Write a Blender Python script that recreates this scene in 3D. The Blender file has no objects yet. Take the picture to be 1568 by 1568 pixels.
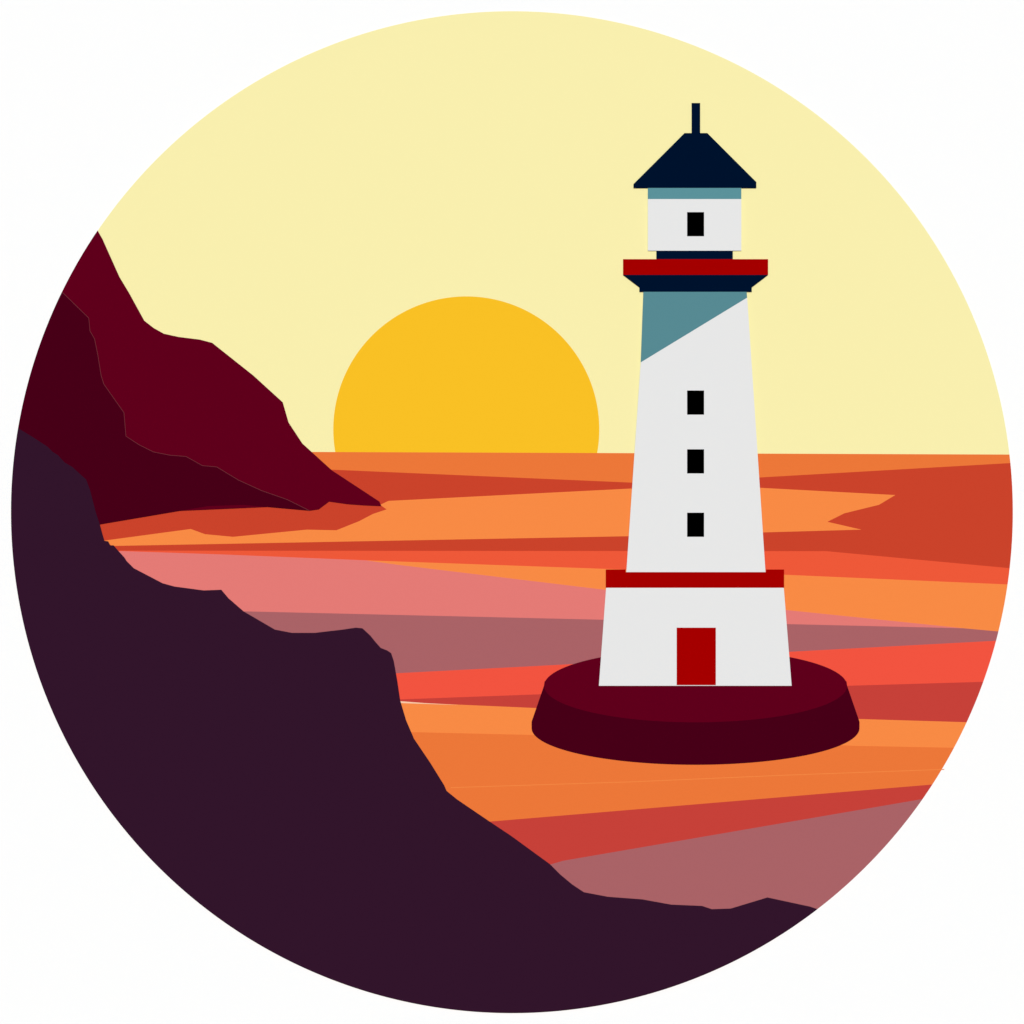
import bpy, math
from mathutils import Vector
from mathutils.geometry import tessellate_polygon
# A round layered relief mural (30.7 m across) mounted on a large white wall.
PX=0.02; CX=CY=784.0; R=767.0
G=(1.36,1.273,1.188)      # light level on the wall, used to turn picture colours into paint albedo
sc=bpy.context.scene
def lin(c): 
    c/=255.0
    return c/12.92 if c<=0.04045 else ((c+0.055)/1.055)**2.4
mats={}
def mat(name,rgb,cap=0.88):
    if name in mats: return mats[name]
    m=bpy.data.materials.new(name); m.use_nodes=True
    nt=m.node_tree; nt.nodes.clear()
    o=nt.nodes.new('ShaderNodeOutputMaterial'); d=nt.nodes.new('ShaderNodeBsdfDiffuse')
    d.inputs['Color'].default_value=tuple(min(lin(v)/g,cap) for v,g in zip(rgb,G))+(1,)
    nt.links.new(d.outputs[0],o.inputs[0]); mats[name]=m; return m
circ=[(CX+R*math.cos(2*math.pi*i/720),CY+R*math.sin(2*math.pi*i/720)) for i in range(720)]
def clip(poly):
    out=poly[:]
    for i in range(720):
        a=circ[i]; b=circ[(i+1)%720]
        ex,ey=b[0]-a[0],b[1]-a[1]
        f=lambda p: ex*(p[1]-a[1])-ey*(p[0]-a[0])
        inp=out; out=[]
        for j in range(len(inp)):
            p=inp[j-1]; q=inp[j]; fp=f(p); fq=f(q)
            if (fp>=0)!=(fq>=0):
                t=fp/(fp-fq); out.append((p[0]+(q[0]-p[0])*t,p[1]+(q[1]-p[1])*t))
            if fq>=0: out.append(q)
        if not out: break
    res=[]
    for p in out:
        if not res or math.hypot(p[0]-res[-1][0],p[1]-res[-1][1])>0.02: res.append(p)
    if math.hypot(res[0][0]-res[-1][0],res[0][1]-res[-1][1])<0.02: res.pop()
    return res
def W(p,d): return ((p[0]-CX)*PX,-d,(CY-p[1])*PX)
def slab(name,poly,d0,d1,m,parent=None,clipit=False):
    if clipit: poly=clip(poly)
    area=sum(poly[i-1][0]*poly[i][1]-poly[i][0]*poly[i-1][1] for i in range(len(poly)))
    if area>0: poly=poly[::-1]      # counter-clockwise seen from the front
    n=len(poly)
    vs=[W(p,d1) for p in poly]+[W(p,d0) for p in poly]
    tris=tessellate_polygon([[Vector((p[0],-p[1],0)) for p in poly]])
    faces=[]
    for t in tris:
        a,b,c=[poly[i] for i in t]
        s=(b[0]-a[0])*(c[1]-a[1])-(b[1]-a[1])*(c[0]-a[0])
        if abs(s)<1e-6: continue
        t=tuple(t) if s<0 else tuple(t)[::-1]
        faces.append(t); faces.append(tuple(i+n for i in t[::-1]))
    for i in range(n):
        j=(i+1)%n; faces.append((j,i,i+n,j+n))
    me=bpy.data.meshes.new(name); me.from_pydata(vs,[],faces); me.validate(); me.update()
    me.materials.append(m); ob=bpy.data.objects.new(name,me); sc.collection.objects.link(ob)
    if parent: ob.parent=parent
    return ob
def empty(name):
    e=bpy.data.objects.new(name,None); sc.collection.objects.link(e); return e
def rect(x0,y0,x1,y1): return [(x0,y0),(x1,y0),(x1,y1),(x0,y1)]
def ribbon(name,pts,w,d,m,parent):
    up=[];dn=[]
    for i,p in enumerate(pts):
        a=pts[max(i-1,0)]; b=pts[min(i+1,len(pts)-1)]
        dx,dy=b[0]-a[0],b[1]-a[1]; l=math.hypot(dx,dy); nx,ny=-dy/l*w/2,dx/l*w/2
        up.append((p[0]+nx,p[1]+ny)); dn.append((p[0]-nx,p[1]-ny))
    slab(name,up+dn[::-1],d,d+0.002,m,parent)

# white wall
bpy.ops.mesh.primitive_plane_add(size=1,rotation=(math.pi/2,0,0)); w=bpy.context.object
w.name='background'; w.scale=(260,160,1); w.location=(0,0.02,0); w.data.materials.append(mat('white_wall',(255,255,255)))
slab('sky',circ[:],-0.015,0.0,mat('sky_cream',(250,240,175)))
S=[(714+203.7*math.cos(2*math.pi*i/256),657.5+203.7*math.sin(2*math.pi*i/256)) for i in range(256)]
slab('sun',S,0.001,0.005,mat('sun_yellow',(250,193,37)))

sea=empty('sea')
OR=mat('sea_orange',(237,120,57)); DR=mat('sea_rust',(203,67,43)); LO=mat('sea_light_orange',(249,139,69))
RO=mat('sea_vermilion',(239,89,57)); PK=mat('sea_pink',(229,123,118)); MV=mat('sea_mauve',(170,99,103))
CO=mat('sea_coral',(243,84,64)); CR=mat('sea_crimson',(199,65,57))
B=[(1700,1700),(-100,1700)]
d=[0.006]
def wave(name,top,m,bottom=None):
    slab(name,top+(bottom if bottom is not None else B),d[0],d[0]+0.003,m,sea,True); d[0]+=0.004
wave('horizon_band',[(-100,690),(470,692),(1551,696),(1700,696)],OR)
wave('rust_band',[(-100,700),(505,719),(968,739),(1000,740.5),(1165,731),(1548,709),(1700,700)],DR)  # sea colour; its left part, by the hills, is their painted shadow
wave('light_orange_band',[(595,767),(968,748),(1165,747),(1371,758),(1346,773),(1293,786),(1267,799),(1319,811),(968,821),(172,836),(158,828),(292,810),(314,818),(357,822),(470,811),(515,812),(550,798),(571,787),(592,780),(582,773)],LO,[])
wave('vermilion_band',[(-100,843),(1265,844),(1546,870),(1700,884)],RO)
wave('bright_orange_band',[(-100,845),(200,845),(560,858),(925,871),(1200,880),(1545,895),(1700,900)],LO)
wave('pink_band',[(100,843),(190,844),(340,849),(560,858),(610,865),(925,903),(1203,934),(1475,962),(1475,970),(100,970)],PK,[])
wave('mauve_band',[(-100,925),(370,936),(925,949),(1475,962),(1530,967),(1700,982)],MV)
wave('coral_band',[(-100,1067),(605,1031),(875,1017),(1210,998),(1528,981),(1700,972)],CO)
wave('crimson_band',[(-100,1090),(610,1071),(830,1063),(1300,1050),(1507,1044),(1700,1038)],CR)
wave('amber_band',[(-100,1046),(612,1075),(818,1084),(1318,1101),(1485,1106),(1700,1112)],LO)
wave('orange_band',[(-100,1120),(630,1121),(845,1126),(1310,1142),(1462,1145),(1700,1150)],OR)
wave('red_band',[(-100,1329),(750,1258),(1430,1201),(1700,1178)],CR)
wave('near_mauve_band',[(-100,1490),(845,1323),(862,1318),(1415,1223),(1700,1174)],MV)
D=d[0]
ribbon('ripple_line',[(690,1206),(970,1197),(1200,1187),(1446,1178)],0.9,D-0.007,mat('sea_line',(246,141,72)),sea)
slab('foam_sliver',[(612,1073.5),(650,1076.5),(705,1079.5),(612,1076.5)],D-0.002,D-0.0005,mat('foam',(253,205,170)),sea)
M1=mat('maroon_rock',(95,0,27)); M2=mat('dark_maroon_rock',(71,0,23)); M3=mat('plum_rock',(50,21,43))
E2=[(95,447),(136,487),(138,507),(145,519),(150,544),(155,575),(159,588),(190,632),(193,668),(213,681),(235,692),(260,697),(285,699),(310,713),(332,715),(365,735),(400,751),(440,765),(474,782)]
H1=[(149,352),(157,366),(183,424),(198,449),(221,491),(235,502),(251,511),(274,516),(306,520),(325,525),(388,575),(433,616),(442,647),(463,679),(508,720),(581,768),(584,775),(560,774),(532,772),(504,768),(488,780),(474,782),(440,775),(100,790),(-100,700),(50,200)]
H2=[(60,415)]+E2+[(372,773),(318,775),(153,803),(100,850),(-100,850),(-100,400)]
H3=[(-50,610),(27,655),(50,669),(73,684),(81,692),(89,697),(99,708),(111,715),(124,727),(132,734),(138,750),(147,785),(153,803),(157,818),(160,828),(166,829),(169,835),(174,835),(181,843),(191,854),(194,859),(205,870),(249,893),(267,898),(312,904),(339,903),(350,916),(373,936),(421,964),(447,969),(482,969),(525,964),(545,961),(555,962),(567,973),(575,983),(583,992),(593,996),(599,1000),(603,1012),(608,1040),(613,1073),(622,1103),(634,1131),(659,1168),(680,1202),(684,1211),(700,1224),(750,1258),(783,1280),(842,1323),(858,1339),(876,1354),(894,1366),(931,1373),(984,1377),(1000,1380),(1028,1385),(1075,1387),(1090,1392),(1119,1391),(1175,1374),(1240,1388),(1252,1392),(1300,1404),(1300,1700),(-50,1700)]
slab('hill',H1,D,D+0.005,M1,None,True)
hb=slab('hill.001',H2,D+0.006,D+0.011,M2,None,True)
ribbon('edge_seam',E2,0.8,D+0.0115,mat('rock_seam',(112,48,56)),hb)
slab('cliff',H3,D+0.014,D+0.022,M3,None,True)

# island
isl=empty('rock_island')
low=[(833,1050),(834,1043),(1296,1043),(1297,1050),(1316,1105),(1316,1115)]
low+=[(1065+251*math.cos(math.pi*i/64),1115+56*math.sin(math.pi*i/64)) for i in range(1,64)]+[(814,1115),(814,1105)]
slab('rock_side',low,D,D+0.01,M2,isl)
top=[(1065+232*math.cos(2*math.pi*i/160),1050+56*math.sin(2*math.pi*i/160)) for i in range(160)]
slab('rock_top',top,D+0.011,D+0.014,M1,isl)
# lighthouse
L=empty('lighthouse'); b=D+0.015
WH=mat('white_paint',(232,232,232)); NV=mat('navy_paint',(0,18,45)); RD=mat('red_paint',(165,0,0)); BK=mat('dark_glass',(0,0,0))
T1=mat('teal_shadow',(91,146,155)); T2=mat('teal_shadow_tower',(87,138,147))  # teals are shadow colours for the white lantern room and tower
def lh(n,p,a,c,m): slab(n,p,b+a,b+c,m,L)
lh('spire_rod',rect(1059,158,1072,204),-0.05,0.03,NV)
lh('roof',[(1048,204),(1083,204),(1158,279),(1158,288),(970,288),(970,282)],-0.05,0.03,NV)
lh('roof_shadow_band',rect(992,288,1135,305),-0.05,0.025,T1)  # shadow under the roof, put in as a teal strip
lh('lantern_room',rect(992,305,1135,384),-0.05,0.025,WH)
lh('lantern_base',rect(1005,384,1122,397),-0.05,0.022,NV)
lh('gallery_rail',rect(954,397,1176,421),-0.05,0.03,RD)
lh('gallery_bracket',[(954,421),(1176,421),(1151,440),(1151,447),(979,447),(979,440)],-0.05,0.027,NV)
lh('tower',[(985,447),(1143,447),(1144,456),(1172,876),(959,876),(981,555)],0,0.025,WH)
lh('gallery_shadow_panel',[(985,447),(1143.2,447),(1143.8,456),(981,555)],0.026,0.028,T2)  # gallery's diagonal shadow on the tower, built as a teal slab
for i,y in enumerate((598,688,785)): lh('window_%d'%(i+1),rect(1052,y,1078,y+37),0.026,0.028,BK)
lh('lantern_window',rect(1052,325,1078,362),0.026,0.028,BK)
lh('ledge',[(927.5,872),(958,872),(958,876.1),(1173,876.1),(1173,872),(1200.5,872),(1200.5,900),(927.5,900)],0.0,0.027,RD)
lh('base',[(928,900),(1200,900),(1212,1050),(917,1050)],0.0,0.025,WH)
lh('door',rect(1036,961,1096,1049),0.026,0.029,RD)

# light
EL=8
wd=bpy.data.worlds.new('World'); sc.world=wd; wd.use_nodes=True
nt=wd.node_tree; bg=nt.nodes['Background']; st=nt.nodes.new('ShaderNodeTexSky'); st.sky_type='NISHITA'
st.sun_disc=False; st.sun_elevation=math.radians(EL); st.sun_rotation=math.radians(180)
nt.links.new(st.outputs[0],bg.inputs[0]); bg.inputs[1].default_value=0.05
sl=bpy.data.lights.new('sunlight','SUN'); sl.energy=3.5; sl.angle=math.radians(0.5); sl.color=(1,0.985,0.97)
so=bpy.data.objects.new('sunlight',sl); sc.collection.objects.link(so); so.location=(0,-60,40)
so.rotation_euler=(math.radians(90-EL),0,0)
cam=bpy.data.cameras.new('camera'); co=bpy.data.objects.new('camera',cam); sc.collection.objects.link(co)
dist=150; co.location=(0,-dist,0); co.rotation_euler=(math.pi/2,0,0)
cam.sensor_width=36; cam.lens=36*(dist-0.03)/(1568*PX); cam.clip_end=1000
sc.camera=co
sc.view_settings.view_transform='Standard'; sc.view_settings.look='None'; sc.view_settings.exposure=0
